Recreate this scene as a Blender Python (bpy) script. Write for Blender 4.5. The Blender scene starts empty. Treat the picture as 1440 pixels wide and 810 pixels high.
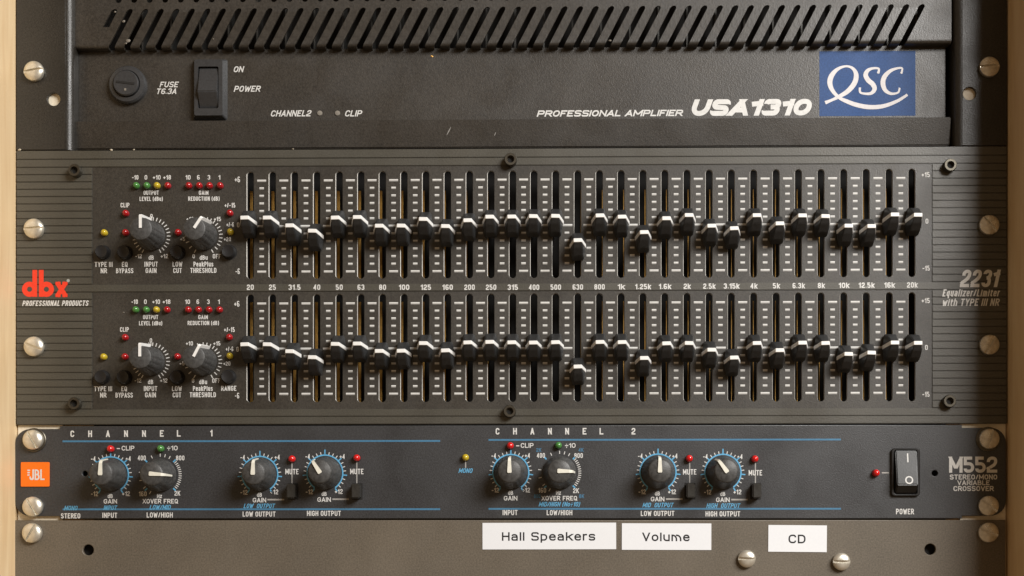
import bpy, bmesh, math, random
from mathutils import Vector, Matrix, geometry
random.seed(7)
scene = bpy.context.scene
COL = scene.collection
rad = math.radians

# ---------------------------------------------------------------- camera
S = 2885.0            # photo pixels per metre on the front plane of the rack units
F = 1960.0
D = F / S             # distance of the camera from that plane
YAW = rad(0.93)
VPX, VPY = 805.0, 760.0                       # foot of the perpendicular from the camera
CXP, CYP = VPX - F * math.tan(YAW), VPY       # principal point (the photo is an off-centre crop)
FX, FZ = (VPX - 720) / S, (405 - VPY) / S
cam = bpy.data.cameras.new('camera')
camo = bpy.data.objects.new('camera', cam)
COL.objects.link(camo)
cam.sensor_width = 36
cam.lens = F / 1440 * 36
cam.shift_x = (720 - CXP) / 1440
cam.shift_y = (CYP - 405) / 1440
cam.clip_start = 0.01
cam.clip_end = 50
camo.location = (FX, -D, FZ)
camo.rotation_euler = (rad(90), 0, YAW)
scene.camera = camo

# ---------------------------------------------------------------- light
w = bpy.data.worlds.new('World')
scene.world = w
w.use_nodes = True
bg = w.node_tree.nodes['Background']
bg.inputs[0].default_value = (1.0, 0.66, 0.37, 1)
bg.inputs[1].default_value = 0.215
def area(name, loc, target, size, size_y, power, color):
    l = bpy.data.lights.new(name, 'AREA')
    l.shape = 'RECTANGLE'; l.size = size; l.size_y = size_y
    l.energy = power; l.color = color
    o = bpy.data.objects.new(name, l); COL.objects.link(o)
    o.location = loc
    o.rotation_euler = (Vector(target) - Vector(loc)).to_track_quat('-Z', 'Y').to_euler()
    return o
LD = Vector((0.92, -1.0, 0.66)).normalized() * 1.6
area('window_light', LD, (0, 0, 0), 0.90, 0.5, 41, (1.0, 0.98, 0.95))
scene.view_settings.view_transform = 'Standard'
scene.view_settings.look = 'None'
scene.view_settings.exposure = 0
scene.view_settings.gamma = 1
scene.render.engine = 'CYCLES'
scene.cycles.max_bounces = 8

# ---------------------------------------------------------------- pixel of the photo -> point on the plane y
def P(px, py, y=0.0):
    a = (px - CXP) / F
    d = D + y
    # a = (x cos + d sin)/(d cos - x sin)
    x = d * (a * math.cos(YAW) - math.sin(YAW)) / (math.cos(YAW) + a * math.sin(YAW))
    dep = d * math.cos(YAW) - x * math.sin(YAW)
    z = -(py - CYP) / F * dep
    return Vector((FX + x, y, FZ + z))
def X(px, py=405, y=0.0): return P(px, py, y).x
def Z(py, px=720, y=0.0): return P(px, py, y).z
mm = 0.001

# ---------------------------------------------------------------- materials
def mat(name, base, rough=0.5, metal=0.0, var=0.0, vscale=900, bump=0.0, bscale=1500, coat=0.0, spec=0.5, stretch=None, wear=0.0, trans=0.0):
    m = bpy.data.materials.new(name); m.use_nodes = True
    nt = m.node_tree; b = nt.nodes['Principled BSDF']
    b.inputs['Base Color'].default_value = (*base, 1)
    b.inputs['Roughness'].default_value = rough
    b.inputs['Metallic'].default_value = metal
    b.inputs['Coat Weight'].default_value = coat
    b.inputs['Coat Roughness'].default_value = 0.08
    b.inputs['Specular IOR Level'].default_value = spec
    if trans:
        b.inputs['Transmission Weight'].default_value = trans
    tc = nt.nodes.new('ShaderNodeTexCoord')
    src = tc.outputs['Object']
    if stretch:
        mp = nt.nodes.new('ShaderNodeMapping'); mp.inputs['Scale'].default_value = stretch
        nt.links.new(src, mp.inputs[0]); src = mp.outputs[0]
    if var:
        n = nt.nodes.new('ShaderNodeTexNoise'); n.inputs['Scale'].default_value = vscale; n.inputs['Detail'].default_value = 3
        nt.links.new(src, n.inputs['Vector'])
        n2 = nt.nodes.new('ShaderNodeTexNoise'); n2.inputs['Scale'].default_value = vscale * 0.02; n2.inputs['Detail'].default_value = 4
        nt.links.new(src, n2.inputs['Vector'])
        ad = nt.nodes.new('ShaderNodeMath'); ad.operation = 'ADD'
        sc = nt.nodes.new('ShaderNodeMath'); sc.operation = 'MULTIPLY'; sc.inputs[1].default_value = 0.6
        nt.links.new(n2.outputs[0], sc.inputs[0]); nt.links.new(n.outputs[0], ad.inputs[0]); nt.links.new(sc.outputs[0], ad.inputs[1])
        r = nt.nodes.new('ShaderNodeMapRange')
        r.inputs['From Min'].default_value = 0.50; r.inputs['From Max'].default_value = 1.10
        r.inputs['To Min'].default_value = 1 - var; r.inputs['To Max'].default_value = 1 + var
        nt.links.new(ad.outputs[0], r.inputs['Value'])
        mx = nt.nodes.new('ShaderNodeVectorMath'); mx.operation = 'SCALE'
        mx.inputs[0].default_value = base
        nt.links.new(r.outputs[0], mx.inputs['Scale'])
        nt.links.new(mx.outputs[0], b.inputs['Base Color'])
        n3 = nt.nodes.new('ShaderNodeTexNoise'); n3.inputs['Scale'].default_value = 38; n3.inputs['Detail'].default_value = 5; n3.inputs['Distortion'].default_value = 0.8
        nt.links.new(src, n3.inputs['Vector'])
        r3 = nt.nodes.new('ShaderNodeMapRange'); r3.inputs['From Min'].default_value = 0.3; r3.inputs['From Max'].default_value = 0.7
        r3.inputs['To Min'].default_value = rough - 0.05; r3.inputs['To Max'].default_value = rough + 0.09
        nt.links.new(n3.outputs[0], r3.inputs['Value']); nt.links.new(r3.outputs[0], b.inputs['Roughness'])
    if bump:
        n = nt.nodes.new('ShaderNodeTexNoise'); n.inputs['Scale'].default_value = bscale; n.inputs['Detail'].default_value = 2
        nt.links.new(src, n.inputs['Vector'])
        bp = nt.nodes.new('ShaderNodeBump'); bp.inputs['Strength'].default_value = bump; bp.inputs['Distance'].default_value = 0.0002
        nt.links.new(n.outputs[0], bp.inputs['Height'])
        nt.links.new(bp.outputs[0], b.inputs['Normal'])
    return m
M = {}
M['amp'] = mat('amp_powder_coat', (0.030, 0.026, 0.021), 0.42, spec=0.75, var=0.55, vscale=1100, bump=0.4, bscale=1700)
M['amp_ear'] = mat('amp_ear_darkened', (0.021, 0.019, 0.016), 0.36, var=0.55, vscale=1100, bump=0.5, bscale=1700)  # colour darkened to deepen the shade on the right ear
M['eq'] = mat('eq_satin_black', (0.032, 0.028, 0.022), 0.45, spec=0.7, var=0.5, vscale=1200, bump=0.4, bscale=1800)
M['rib'] = mat('eq_rib_anodised', (0.060, 0.056, 0.044), 0.42, spec=0.7, var=0.32, vscale=1500, bump=0.3, bscale=1300)
M['slot'] = mat('bare_and_lit_edge', (0.55, 0.53, 0.49), 0.42, metal=0.5, var=0.2)
M['xo'] = mat('crossover_black_paint', (0.031, 0.0325, 0.0355), 0.42, spec=0.7, var=0.5, vscale=1200, bump=0.4, bscale=1800)
M['blank'] = mat('bronze_grey_paint', (0.126, 0.106, 0.080), 0.5, var=0.34, vscale=1300, bump=0.3, bscale=2000)
M['white'] = mat('white_print', (0.66, 0.66, 0.64), 0.55, var=0.12)
M['grey_print'] = mat('grey_print', (0.36, 0.35, 0.33), 0.55, var=0.12)
M['blue'] = mat('blue_print', (0.11, 0.38, 0.62), 0.5, var=0.15)
M['blue_line'] = mat('blue_line_print', (0.055, 0.18, 0.31), 0.5, var=0.15)
M['red_print'] = mat('red_print', (0.80, 0.045, 0.015), 0.5, var=0.1)
M['dot_print'] = mat('pale_grey_print', (0.35, 0.36, 0.34), 0.5)
M['orange'] = mat('orange_badge', (0.90, 0.17, 0.004), 0.42, var=0.05)
M['badge_blue'] = mat('blue_badge', (0.030, 0.072, 0.195), 0.6, spec=0.3, var=0.3, vscale=1300)
M['badge_white'] = mat('badge_lettering', (0.62, 0.60, 0.60), 0.5, var=0.1)
M['button'] = mat('worn_black_plastic', (0.030, 0.029, 0.026), 0.3, bump=0.2, bscale=1800, var=0.3)
M['switch_black'] = mat('glossy_black_plastic', (0.012, 0.012, 0.012), 0.33, bump=0.1, bscale=1500, var=0.2)
M['zinc_dull'] = mat('uneven_zinc', (0.66, 0.63, 0.56), 0.27, metal=0.8, var=0.32, vscale=350, bump=0.35, bscale=500)  # slightly darker, more mottled zinc for the right-edge screws
M['plastic'] = mat('black_plastic', (0.016, 0.016, 0.017), 0.40, bump=0.25, bscale=1800)
M['cap'] = mat('fader_plastic', (0.026, 0.027, 0.028), 0.36, bump=0.3, bscale=1800, var=0.3)
M['knob'] = mat('knob_rubbery_plastic', (0.050, 0.050, 0.049), 0.45, bump=0.3, bscale=1400, var=0.55, vscale=700)
M['switch'] = mat('switch_plastic', (0.040, 0.041, 0.043), 0.27, bump=0.15, bscale=1500, var=0.2)
M['pointer'] = mat('white_pointer_paint', (0.82, 0.82, 0.80), 0.45, var=0.06)
M['pointer_ivory'] = mat('ivory_pointer', (0.76, 0.75, 0.66), 0.4, var=0.08)
M['red'] = mat('red_led_plastic', (0.36, 0.006, 0.010), 0.18, coat=0.6)
M['bright_red'] = mat('bright_red_led_plastic', (0.62, 0.010, 0.010), 0.18, coat=0.6)
M['green'] = mat('green_led_plastic', (0.06, 0.22, 0.045), 0.2, coat=0.6)
M['yellow'] = mat('yellow_led_plastic', (0.50, 0.37, 0.02), 0.2, coat=0.6)
M['zinc'] = mat('zinc_plated_steel', (0.72, 0.69, 0.60), 0.33, metal=0.75, var=0.14, vscale=500, bump=0.2, bscale=600)
M['black_steel'] = mat('blackened_steel', (0.11, 0.10, 0.08), 0.36, metal=0.85, var=0.2)
M['dark'] = mat('dark_interior', (0.010, 0.009, 0.008), 0.8)
M['fin'] = mat('heat_sink_metal', (0.10, 0.10, 0.095), 0.4, metal=0.6, var=0.2)
M['brass'] = mat('brass_track', (0.95, 0.55, 0.14), 0.4, metal=0.1, var=0.25, vscale=700)
M['rail'] = mat('pale_rail_paint', (0.80, 0.72, 0.57), 0.55, var=0.1)
M['sticker'] = mat('white_label_tape', (0.80, 0.82, 0.85), 0.4, var=0.02)
M['ink'] = mat('black_ink', (0.012, 0.012, 0.014), 0.5)
M['chip'] = mat('bare_metal_chip', (0.55, 0.50, 0.40), 0.5, metal=0.2, var=0.2)
M['dust'] = mat('dust', (0.22, 0.20, 0.17), 0.9)
# wood
def wood(name):
    m = bpy.data.materials.new(name); m.use_nodes = True
    nt = m.node_tree; b = nt.nodes['Principled BSDF']; b.inputs['Roughness'].default_value = 0.5
    tc = nt.nodes.new('ShaderNodeTexCoord'); mp = nt.nodes.new('ShaderNodeMapping')
    mp.inputs['Scale'].default_value = (60, 60, 6)
    n = nt.nodes.new('ShaderNodeTexNoise'); n.inputs['Scale'].default_value = 3; n.inputs['Detail'].default_value = 6; n.inputs['Distortion'].default_value = 0.6
    cr = nt.nodes.new('ShaderNodeValToRGB')
    cr.color_ramp.elements[0].position = 0.3; cr.color_ramp.elements[0].color = (0.70, 0.50, 0.28, 1)
    cr.color_ramp.elements[1].position = 0.7; cr.color_ramp.elements[1].color = (0.81, 0.63, 0.39, 1)
    nt.links.new(tc.outputs['Object'], mp.inputs[0]); nt.links.new(mp.outputs[0], n.inputs['Vector'])
    nt.links.new(n.outputs[0], cr.inputs[0]); nt.links.new(cr.outputs[0], b.inputs['Base Color'])
    return m
M['wood'] = wood('birch_wood')

# ---------------------------------------------------------------- builders
DG = bpy.context.evaluated_depsgraph_get
def link(o, parent=None, loc=None):
    COL.objects.link(o)
    if loc is not None: o.location = loc
    if parent is not None:
        o.parent = parent
        o.location = Vector(o.location) - ORG.get(parent.name, Vector((0, 0, 0)))
    return o
ORG = {}
def thing(name, label, cat, loc=(0, 0, 0), group=None):
    o = bpy.data.objects.new(name, None)
    o.empty_display_size = 0.01
    COL.objects.link(o); o.location = loc
    o['label'] = label; o['category'] = cat
    if group: o['group'] = group
    ORG[o.name] = Vector(loc)
    return o
def tag(o, label, cat, group=None):
    o['label'] = label; o['category'] = cat
    if group: o['group'] = group
    return o
def obj(name, me, m, parent=None, loc=(0, 0, 0), smooth=False):
    if m is not None and not me.materials: me.materials.append(m)
    if smooth:
        for p in me.polygons: p.use_smooth = True
    o = bpy.data.objects.new(name, me)
    return link(o, parent, Vector(loc))
def sub(name, me, m, parent, loc=(0, 0, 0), smooth=False):
    """child whose coordinates are those of its parent mesh"""
    if m is not None and not me.materials: me.materials.append(m)
    if smooth:
        for p in me.polygons: p.use_smooth = True
    o = bpy.data.objects.new(name, me); COL.objects.link(o); o.parent = parent; o.location = loc
    return o
def mesh(verts, faces, name='mesh'):
    me = bpy.data.meshes.new(name); me.from_pydata([tuple(v) for v in verts], [], faces); me.update(); return me
def frombm(bm, name='mesh'):
    me = bpy.data.meshes.new(name); bmesh.ops.recalc_face_normals(bm, faces=bm.faces); bm.to_mesh(me); bm.free(); return me
def hull(pts, bevel=0.0, seg=2):
    bm = bmesh.new()
    for p in pts: bm.verts.new(p)
    r = bmesh.ops.convex_hull(bm, input=bm.verts)
    bmesh.ops.delete(bm, geom=[v for v in bm.verts if not v.link_faces], context='VERTS')
    bmesh.ops.dissolve_limit(bm, angle_limit=rad(1), verts=bm.verts, edges=bm.edges)
    if bevel: bmesh.ops.bevel(bm, geom=list(bm.edges), offset=bevel, segments=seg, affect='EDGES', clamp_overlap=True)
    return frombm(bm)
def box(x0, x1, y0, y1, z0, z1, bevel=0.0, seg=2):
    return hull([(x, y, z) for x in (x0, x1) for y in (y0, y1) for z in (z0, z1)], bevel, seg)
def polycurve(loops):
    cu = bpy.data.curves.new('c', 'CURVE'); cu.dimensions = '2D'; cu.fill_mode = 'BOTH'
    for lp in loops:
        sp = cu.splines.new('POLY'); sp.points.add(len(lp) - 1)
        for p, q in zip(sp.points, lp): p.co = (q[0], q[1], 0, 1)
        sp.use_cyclic_u = True
    return cu
def bake(cu):
    o = bpy.data.objects.new('tmp', cu); COL.objects.link(o)
    me = bpy.data.meshes.new_from_object(o.evaluated_get(DG()), depsgraph=DG())
    bpy.data.objects.remove(o); bpy.data.curves.remove(cu)
    me.materials.clear()
    return me
def plate(loops, y0, t, bevel=0.0):
    """sheet with outline loops[0] and holes, front face on plane y0, thickness t (x,z loops)"""
    cu = polycurve(loops)
    cu.extrude = t / 2 - bevel
    if bevel:
        cu.bevel_depth = bevel; cu.bevel_resolution = 1; cu.offset = -bevel
    me = bake(cu)
    for v in me.vertices:
        x, y, z = v.co
        v.co = (x, y0 + t / 2 - z, y)
    me.update()
    return me
def flat(loops, y):
    me = bake(polycurve(loops))
    for v in me.vertices:
        x, yy, z = v.co; v.co = (x, y, yy)
    bm = bmesh.new(); bm.from_mesh(me); 
    for f in bm.faces:
        f.normal_update()
        if f.normal.y > 0: f.normal_flip()
    bm.to_mesh(me); bm.free(); me.update()
    return me
def circ(cx, cz, r, n=24, a0=0): return [(cx + r * math.cos(a0 + 2 * math.pi * i / n), cz + r * math.sin(a0 + 2 * math.pi * i / n)) for i in range(n)]
def rrect(x0, x1, z0, z1, r, n=5):
    pts = []
    for (cx, cz, a) in ((x1 - r, z1 - r, 0), (x0 + r, z1 - r, 90), (x0 + r, z0 + r, 180), (x1 - r, z0 + r, 270)):
        for i in range(n + 1):
            t = rad(a + 90 * i / n); pts.append((cx + r * math.cos(t), cz + r * math.sin(t)))
    return pts
def lathe(profile, n=32, flute=0, fd=0.0, fh=(0, 1)):
    """profile: (radius, height towards the viewer); axis along -y"""
    vs, fs = [], []
    for (r, h) in profile:
        for i in range(n):
            a = 2 * math.pi * i / n
            rr = r
            if flute and fh[0] <= h <= fh[1]: rr = r - fd * (0.5 - 0.5 * math.cos(flute * a)) ** 3
            vs.append((rr * math.sin(a), -h, rr * math.cos(a)))
    k = len(profile)
    for j in range(k - 1):
        for i in range(n):
            a, b = j * n + i, j * n + (i + 1) % n
            fs.append((a, b, b + n, a + n))
    fs.append(tuple((k - 1) * n + i for i in range(n)))
    fs.append(tuple(reversed(range(n))))
    bm = bmesh.new(); me = mesh(vs, fs); bm.from_mesh(me); bpy.data.meshes.remove(me)
    return frombm(bm)
def autosmooth(me, ang=35):
    for p in me.polygons: p.use_smooth = True
    try: me.set_sharp_from_angle(angle=rad(ang))
    except Exception: pass
    return me

# lettering -----------------------------------------------------------
# a narrow grotesque drawn as strokes: (width, [polylines]); a third value 1 rounds that corner
G = {
'A': (1.05, [[(0, 0), (.5, 1), (1, 0)], [(.2, .28), (.8, .28)]]),
'B': (1, [[(.4, .52), (0, .52), (0, 1), (.88, 1, 1), (.88, .52, 1), (.35, .52)], [(.35, .52), (1, .52, 1), (1, 0, 1), (0, 0), (0, .55)]]),
'C': (1, [[(1, .72), (1, 1, 1), (0, 1, 1), (0, 0, 1), (1, 0, 1), (1, .28)]]),
'D': (1, [[(.5, 0), (0, 0), (0, 1), (1, 1, 1), (1, 0, 1), (.45, 0)]]),
'E': (.85, [[(1, 1), (0, 1), (0, 0), (1, 0)], [(0, .52), (.9, .52)]]),
'F': (.85, [[(1, 1), (0, 1), (0, 0)], [(0, .5), (.85, .5)]]),
'G': (1, [[(1, .7), (1, 1, 1), (0, 1, 1), (0, 0, 1), (1, 0, 1), (1, .46), (.55, .46)]]),
'H': (1, [[(0, 0), (0, 1)], [(1, 0), (1, 1)], [(0, .52), (1, .52)]]),
'I': (0, [[(0, 0), (0, 1)]]),
'J': (.85, [[(1, 1), (1, 0, 1), (0, 0, 1), (0, .3)]]),
'K': (1, [[(0, 0), (0, 1)], [(1, 1), (.02, .38)], [(.4, .6), (1, 0)]]),
'L': (.8, [[(0, 1), (0, 0), (1, 0)]]),
'M': (1.35, [[(0, 0), (0, 1), (.5, .2), (1, 1), (1, 0)]]),
'N': (1, [[(0, 0), (0, 1), (1, 0), (1, 1)]]),
'O': (1, [[(.5, 0), (0, 0, 1), (0, 1, 1), (1, 1, 1), (1, 0, 1), (.45, 0)]]),
'P': (1, [[(0, 0), (0, 1), (1, 1, 1), (1, .44, 1), (0, .44)]]),
'Q': (1, [[(.5, 0), (0, 0, 1), (0, 1, 1), (1, 1, 1), (1, 0, 1), (.45, 0)], [(.5, .36), (1.15, -.14)]]),
'R': (1, [[(0, 0), (0, 1), (1, 1, 1), (1, .47, 1), (0, .47)], [(.5, .47), (1.02, 0)]]),
'S': (1, [[(1, .79), (1, 1, 1), (0, 1, 1), (0, .55, 1), (1, .47, 1), (1, 0, 1), (0, 0, 1), (0, .21)]]),
'T': (.95, [[(0, 1), (1, 1)], [(.5, 1), (.5, 0)]]),
'U': (1, [[(0, 1), (0, 0, 1), (1, 0, 1), (1, 1)]]),
'V': (1.05, [[(0, 1), (.5, 0), (1, 1)]]),
'W': (1.5, [[(0, 1), (.25, 0), (.5, .9), (.75, 0), (1, 1)]]),
'X': (1, [[(0, 0), (1, 1)], [(0, 1), (1, 0)]]),
'Y': (1, [[(0, 1), (.5, .45), (1, 1)], [(.5, .48), (.5, 0)]]),
'Z': (.95, [[(0, 1), (1, 1), (0, 0), (1, 0)]]),
'1': (.45, [[(0, .79), (1, .84)], [(1, 1), (1, 0)]]),
'2': (.95, [[(0, .70), (0, 1, 1), (1, 1, 1), (1, .56, 1), (0, .2), (0, 0), (1, 0)]]),
'3': (.95, [[(0, .8), (0, 1, 1), (.96, 1, 1), (.96, .53, 1), (.4, .53)], [(.45, .53), (1, .53, 1), (1, 0, 1), (0, 0, 1), (0, .2)]]),
'4': (1, [[(.74, 0), (.74, 1), (0, .27), (1.06, .27)]]),
'5': (.95, [[(.95, 1), (0, 1), (0, .57), (1, .57, 1), (1, 0, 1), (0, 0, 1), (0, .2)]]),
'6': (.95, [[(.95, .84), (.95, 1, 1), (0, 1, 1), (0, 0, 1), (1, 0, 1), (1, .53, 1), (0, .53)]]),
'7': (.95, [[(0, 1), (1, 1), (.3, 0)]]),
'8': (.95, [[(.5, .52), (.04, .52, 1), (.04, 1, 1), (.96, 1, 1), (.96, .52, 1), (.45, .52)], [(.5, 0), (0, 0, 1), (0, .52, 1), (1, .52, 1), (1, 0, 1), (.45, 0)]]),
'9': (.95, [[(0, .16), (0, 0, 1), (1, 0, 1), (1, 1, 1), (0, 1, 1), (0, .47, 1), (1, .47)]]),
'-': (.55, [[(0, .42), (1, .42)]]), '+': (.8, [[(0, .42), (1, .42)], [(.5, .12), (.5, .72)]]),
'÷': (.8, [[(0, .45), (1, .45)], [(.5, .72), (.5, .9)], [(.5, 0), (.5, .18)]]),
'/': (.6, [[(0, -.05), (1, 1.05)]]), '.': (0, [[(0, -.02), (0, .13)]]),
'(': (.3, [[(1, 1.1), (0, .8, 1), (0, .1, 1), (1, -.2)]]), ')': (.3, [[(0, 1.1), (1, .8, 1), (1, .1, 1), (0, -.2)]]),
'a': (.85, [[(.05, .56), (.05, .74, 1), (.95, .74, 1), (.95, 0)], [(.95, .42), (0, .42, 1), (0, 0, 1), (.95, 0, 1), (.95, .2)]]),
'd': (.85, [[(1, 0), (1, 1)], [(1, .74), (0, .74, 1), (0, 0, 1), (1, 0)]]),
'e': (.85, [[(0, .4), (1, .4), (1, .74, 1), (0, .74, 1), (0, 0, 1), (1, 0, 1), (1, .2)]]),
'h': (.85, [[(0, 0), (0, 1)], [(0, .74), (1, .74, 1), (1, 0)]]),
'i': (0, [[(0, 0), (0, .74)], [(0, .88), (0, 1.02)]]),
'k': (.85, [[(0, 0), (0, 1)], [(.95, .74), (.02, .3)], [(.38, .46), (1, 0)]]),
'l': (0, [[(0, 0), (0, 1)]]),
'm': (1.45, [[(0, 0), (0, .74)], [(0, .74), (.5, .74, 1), (.5, 0)], [(.45, .74), (1, .74, 1), (1, 0)]]),
'n': (.85, [[(0, 0), (0, .74), (1, .74, 1), (1, 0)]]),
'o': (.9, [[(.5, 0), (0, 0, 1), (0, .74, 1), (1, .74, 1), (1, 0, 1), (.45, 0)]]),
'p': (.85, [[(0, -.28), (0, .74)], [(0, .74), (1, .74, 1), (1, 0, 1), (0, 0)]]),
'q': (.85, [[(1, -.28), (1, .74)], [(1, .74), (0, .74, 1), (0, 0, 1), (1, 0)]]),
'r': (.45, [[(0, 0), (0, .74)], [(0, .5), (.1, .74, 1), (1, .74)]]),
's': (.8, [[(1, .56), (1, .74, 1), (0, .74, 1), (0, .4, 1), (1, .36, 1), (1, 0, 1), (0, 0, 1), (0, .18)]]),
't': (.5, [[(.35, .98), (.35, 0, 1), (1, 0)], [(0, .72), (1, .72)]]),
'u': (.85, [[(0, .74), (0, 0, 1), (1, 0)], [(1, .74), (1, 0)]]),
'w': (1.3, [[(0, .74), (.25, 0), (.5, .66), (.75, 0), (1, .74)]]),
'z': (.8, [[(0, .74), (1, .74), (0, 0), (1, 0)]]),
}
G['0'] = (.95, G['O'][1])
def ribbon(pts, t):
    """triangles of a stroke of width t along pts (x, z)"""
    n = len(pts); L = []
    for i in range(n):
        p = pts[i]
        d0 = (p[0] - pts[i - 1][0], p[1] - pts[i - 1][1]) if i > 0 else None
        d1 = (pts[i + 1][0] - p[0], pts[i + 1][1] - p[1]) if i < n - 1 else None
        def nrm(d):
            l = math.hypot(*d) or 1e-9; return (-d[1] / l, d[0] / l)
        if d0 is None or d1 is None:
            d = d1 if d0 is None else d0
            nx, nz = nrm(d); l = math.hypot(*d) or 1e-9
            if 0.3 < abs(d[1]) / l < 0.999: nx, nz = (1 / nx if abs(nx) > .2 else 5), 0.0     # slanting strokes are cut level
        else:
            a, b = nrm(d0), nrm(d1); mx, mz = a[0] + b[0], a[1] + b[1]; l = math.hypot(mx, mz) or 1e-9
            mx, mz = mx / l, mz / l; c = max(mx * a[0] + mz * a[1], 0.6); nx, nz = mx / c, mz / c
        L.append(((p[0] + nx * t / 2, p[1] + nz * t / 2), (p[0] - nx * t / 2, p[1] - nz * t / 2)))
    tris = []
    for (a, b), (c, d) in zip(L, L[1:]): tris += [(a, b, c), (b, d, c)]
    return tris
def union(tris, y):
    """one flat sheet covering all triangles, without overlaps"""
    K = 20000.0
    vs, fs = [], []
    for tr in tris:
        (ax, az), (bx, bz), (cx, cz) = tr
        ar = (bx - ax) * (cz - az) - (cx - ax) * (bz - az)
        if abs(ar) * K * K < 1e-5: continue
        if ar < 0: tr = (tr[0], tr[2], tr[1])
        k = len(vs); vs += [Vector((p[0] * K, p[1] * K)) for p in tr]; fs.append([k, k + 1, k + 2])
    if not fs: return [], []
    r = geometry.delaunay_2d_cdt(vs, [], fs, 1, 1e-4, True)
    V = r[0]; src = [(vs[f[0]], vs[f[1]], vs[f[2]]) for f in fs]
    def covered(f):
        c = (V[f[0]] + V[f[1]] + V[f[2]]) / 3
        return any(geometry.intersect_point_tri_2d(c, *t3) for t3 in src)
    return [(v.x / K, y, v.y / K) for v in V], [tuple(f) for f in r[2] if covered(f)]
def rounded(pl, sx, sz, rmax, seg):
    P2 = [(p[0] * sx, p[1] * sz) for p in pl]; out = []
    for i, p in enumerate(pl):
        if len(p) > 2 and 0 < i < len(pl) - 1:
            a, b, c = Vector(P2[i - 1]), Vector(P2[i]), Vector(P2[i + 1])
            la, lc = (a - b).length, (c - b).length
            ra = la / 2 if (len(pl[i - 1]) > 2) else la
            rc = lc / 2 if (len(pl[i + 1]) > 2) else lc
            r = min(rmax, ra * 0.98, rc * 0.98)
            s0 = b + (a - b).normalized() * r; s1 = b + (c - b).normalized() * r
            for k in range(seg + 1):
                t = k / seg; k2 = 0.58
                q = (1 - t) ** 3 * s0 + 3 * (1 - t) ** 2 * t * (s0 + (b - s0) * k2) + 3 * (1 - t) * t * t * (s1 + (b - s1) * k2) + t ** 3 * s1
                out.append((q.x, q.y))
        else: out.append(P2[i])
    res = [out[0]]
    for q in out[1:]:
        if math.hypot(q[0] - res[-1][0], q[1] - res[-1][1]) > 1e-7: res.append(q)
    return res
def layout(s, cap, width, t, gap, slant=0.0, y=0.0):
    """stroke mesh of a line of text in metres, cap height cap, centred on x, baseline at z=0"""
    chars = [c for c in s]
    if width is not None and len(s) > 1:
        pitch = width / (sum(max(G[c][0], .45) if c != ' ' else .8 for c in chars))
        t = min(t, 0.27 * pitch); gap = min(gap, 0.2 * pitch)
    W = 0; fixed = 0; n = 0
    for i, c in enumerate(chars):
        if c == ' ': W += 0.55; fixed += gap; continue
        W += G[c][0]; fixed += t + (gap if i < len(chars) - 1 else 0)
    a = 0.40 * cap if width is None else max((width - slant * cap * 0.9 - fixed) / max(W, .01), 0.05 * cap)
    x = 0.0; parts = []
    seg = 3 if cap < 0.0032 else 7
    for c in chars:
        if c == ' ': x += 0.55 * a + gap; continue
        w_, pls = G[c]
        tris = []
        for pl in pls:
            cuts = [0] + [i for i in range(1, len(pl) - 1) if len(pl[i]) == 2] + [len(pl) - 1]
            for i0, i1 in zip(cuts, cuts[1:]):
                sp = [tuple(p) for p in pl[i0:i1 + 1]]
                pts = rounded(sp, w_ * a, cap - t, max(w_ * a * 0.5, 0.2 * cap), seg)
                for e in (0, -1):                       # lengthen ends that reach the edge of the letter or a sharp corner
                    q, p = (sp[0], pts[0]) if e == 0 else (sp[-1], pts[-1])
                    o_ = pts[1] if e == 0 else pts[-2]
                    dx, dz = p[0] - o_[0], p[1] - o_[1]; l = math.hypot(dx, dz) or 1e-9
                    inner = (e == 0 and i0 > 0) or (e == -1 and i1 < len(pl) - 1)
                    if abs(dz) / l > 0.3 and (q[1] in (0, 1, .74, -.28) or inner) and abs(dz) / l < .999:
                        k_ = t / 2 / abs(dz) if abs(dz) > 1e-9 else 0
                        if q[1] in (0, 1, .74): pts[e] = (p[0] + dx * k_, p[1] + dz * k_)
                    elif inner or (abs(dz) / l >= .999 and q[1] in (0, 1, .74, -.28)) or (abs(dz) / l <= .3 and q[0] in (0, 1)):
                        pts[e] = (p[0] + dx / l * t / 2, p[1] + dz / l * t / 2)
                pts = [(px_ + x + t / 2 + slant * (pz + t / 2), pz + t / 2) for px_, pz in pts]
                tris += ribbon(pts, t)
        parts.append(union(tris, y - 0.000004 * (len(parts) % 3)))
        x += w_ * a + t + gap
    tot = x - gap + slant * cap
    return [([(vx - tot / 2, vy, vz) for vx, vy, vz in v], f) for v, f in parts], tot
def facing(me):
    bm = bmesh.new(); bm.from_mesh(me)
    for f in bm.faces:
        f.normal_update()
        if f.normal.y > 0: f.normal_flip()
    bm.to_mesh(me); bm.free(); return me
def text(s, px, py, cap, m='white', width=None, bold=0.02, slant=0.0, y=0.0, parent=None, gap=None, rot=0.0, name='lettering'):
    """printed words: cap = height of the capitals in photo pixels, width = length in photo pixels, centred on px, py"""
    cp = cap / S; t = cp * (0.115 + bold * 1.75); y -= 0.00001
    g = cp * 0.13 if gap is None else gap * cp
    parts, tot = layout(s, cp, None if width is None else width / S, t, g, slant, y)
    c = P(px, py, y); cr, sr = math.cos(rot), math.sin(rot)
    parts = [([(c.x + vx * cr - (vz - cp / 2) * sr, vy, c.z + vx * sr + (vz - cp / 2) * cr) for vx, vy, vz in v], f) for v, f in parts]
    return obj(name, facing(join(parts)), M[m], parent)
def quad(x0, x1, z0, z1, y): return [(x0, y, z0), (x1, y, z0), (x1, y, z1), (x0, y, z1)]
def quads(qs):
    vs, fs = [], []
    for q in qs:
        b = len(vs); vs += q; fs.append((b, b + 1, b + 2, b + 3))
    return mesh(vs, fs)
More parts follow.
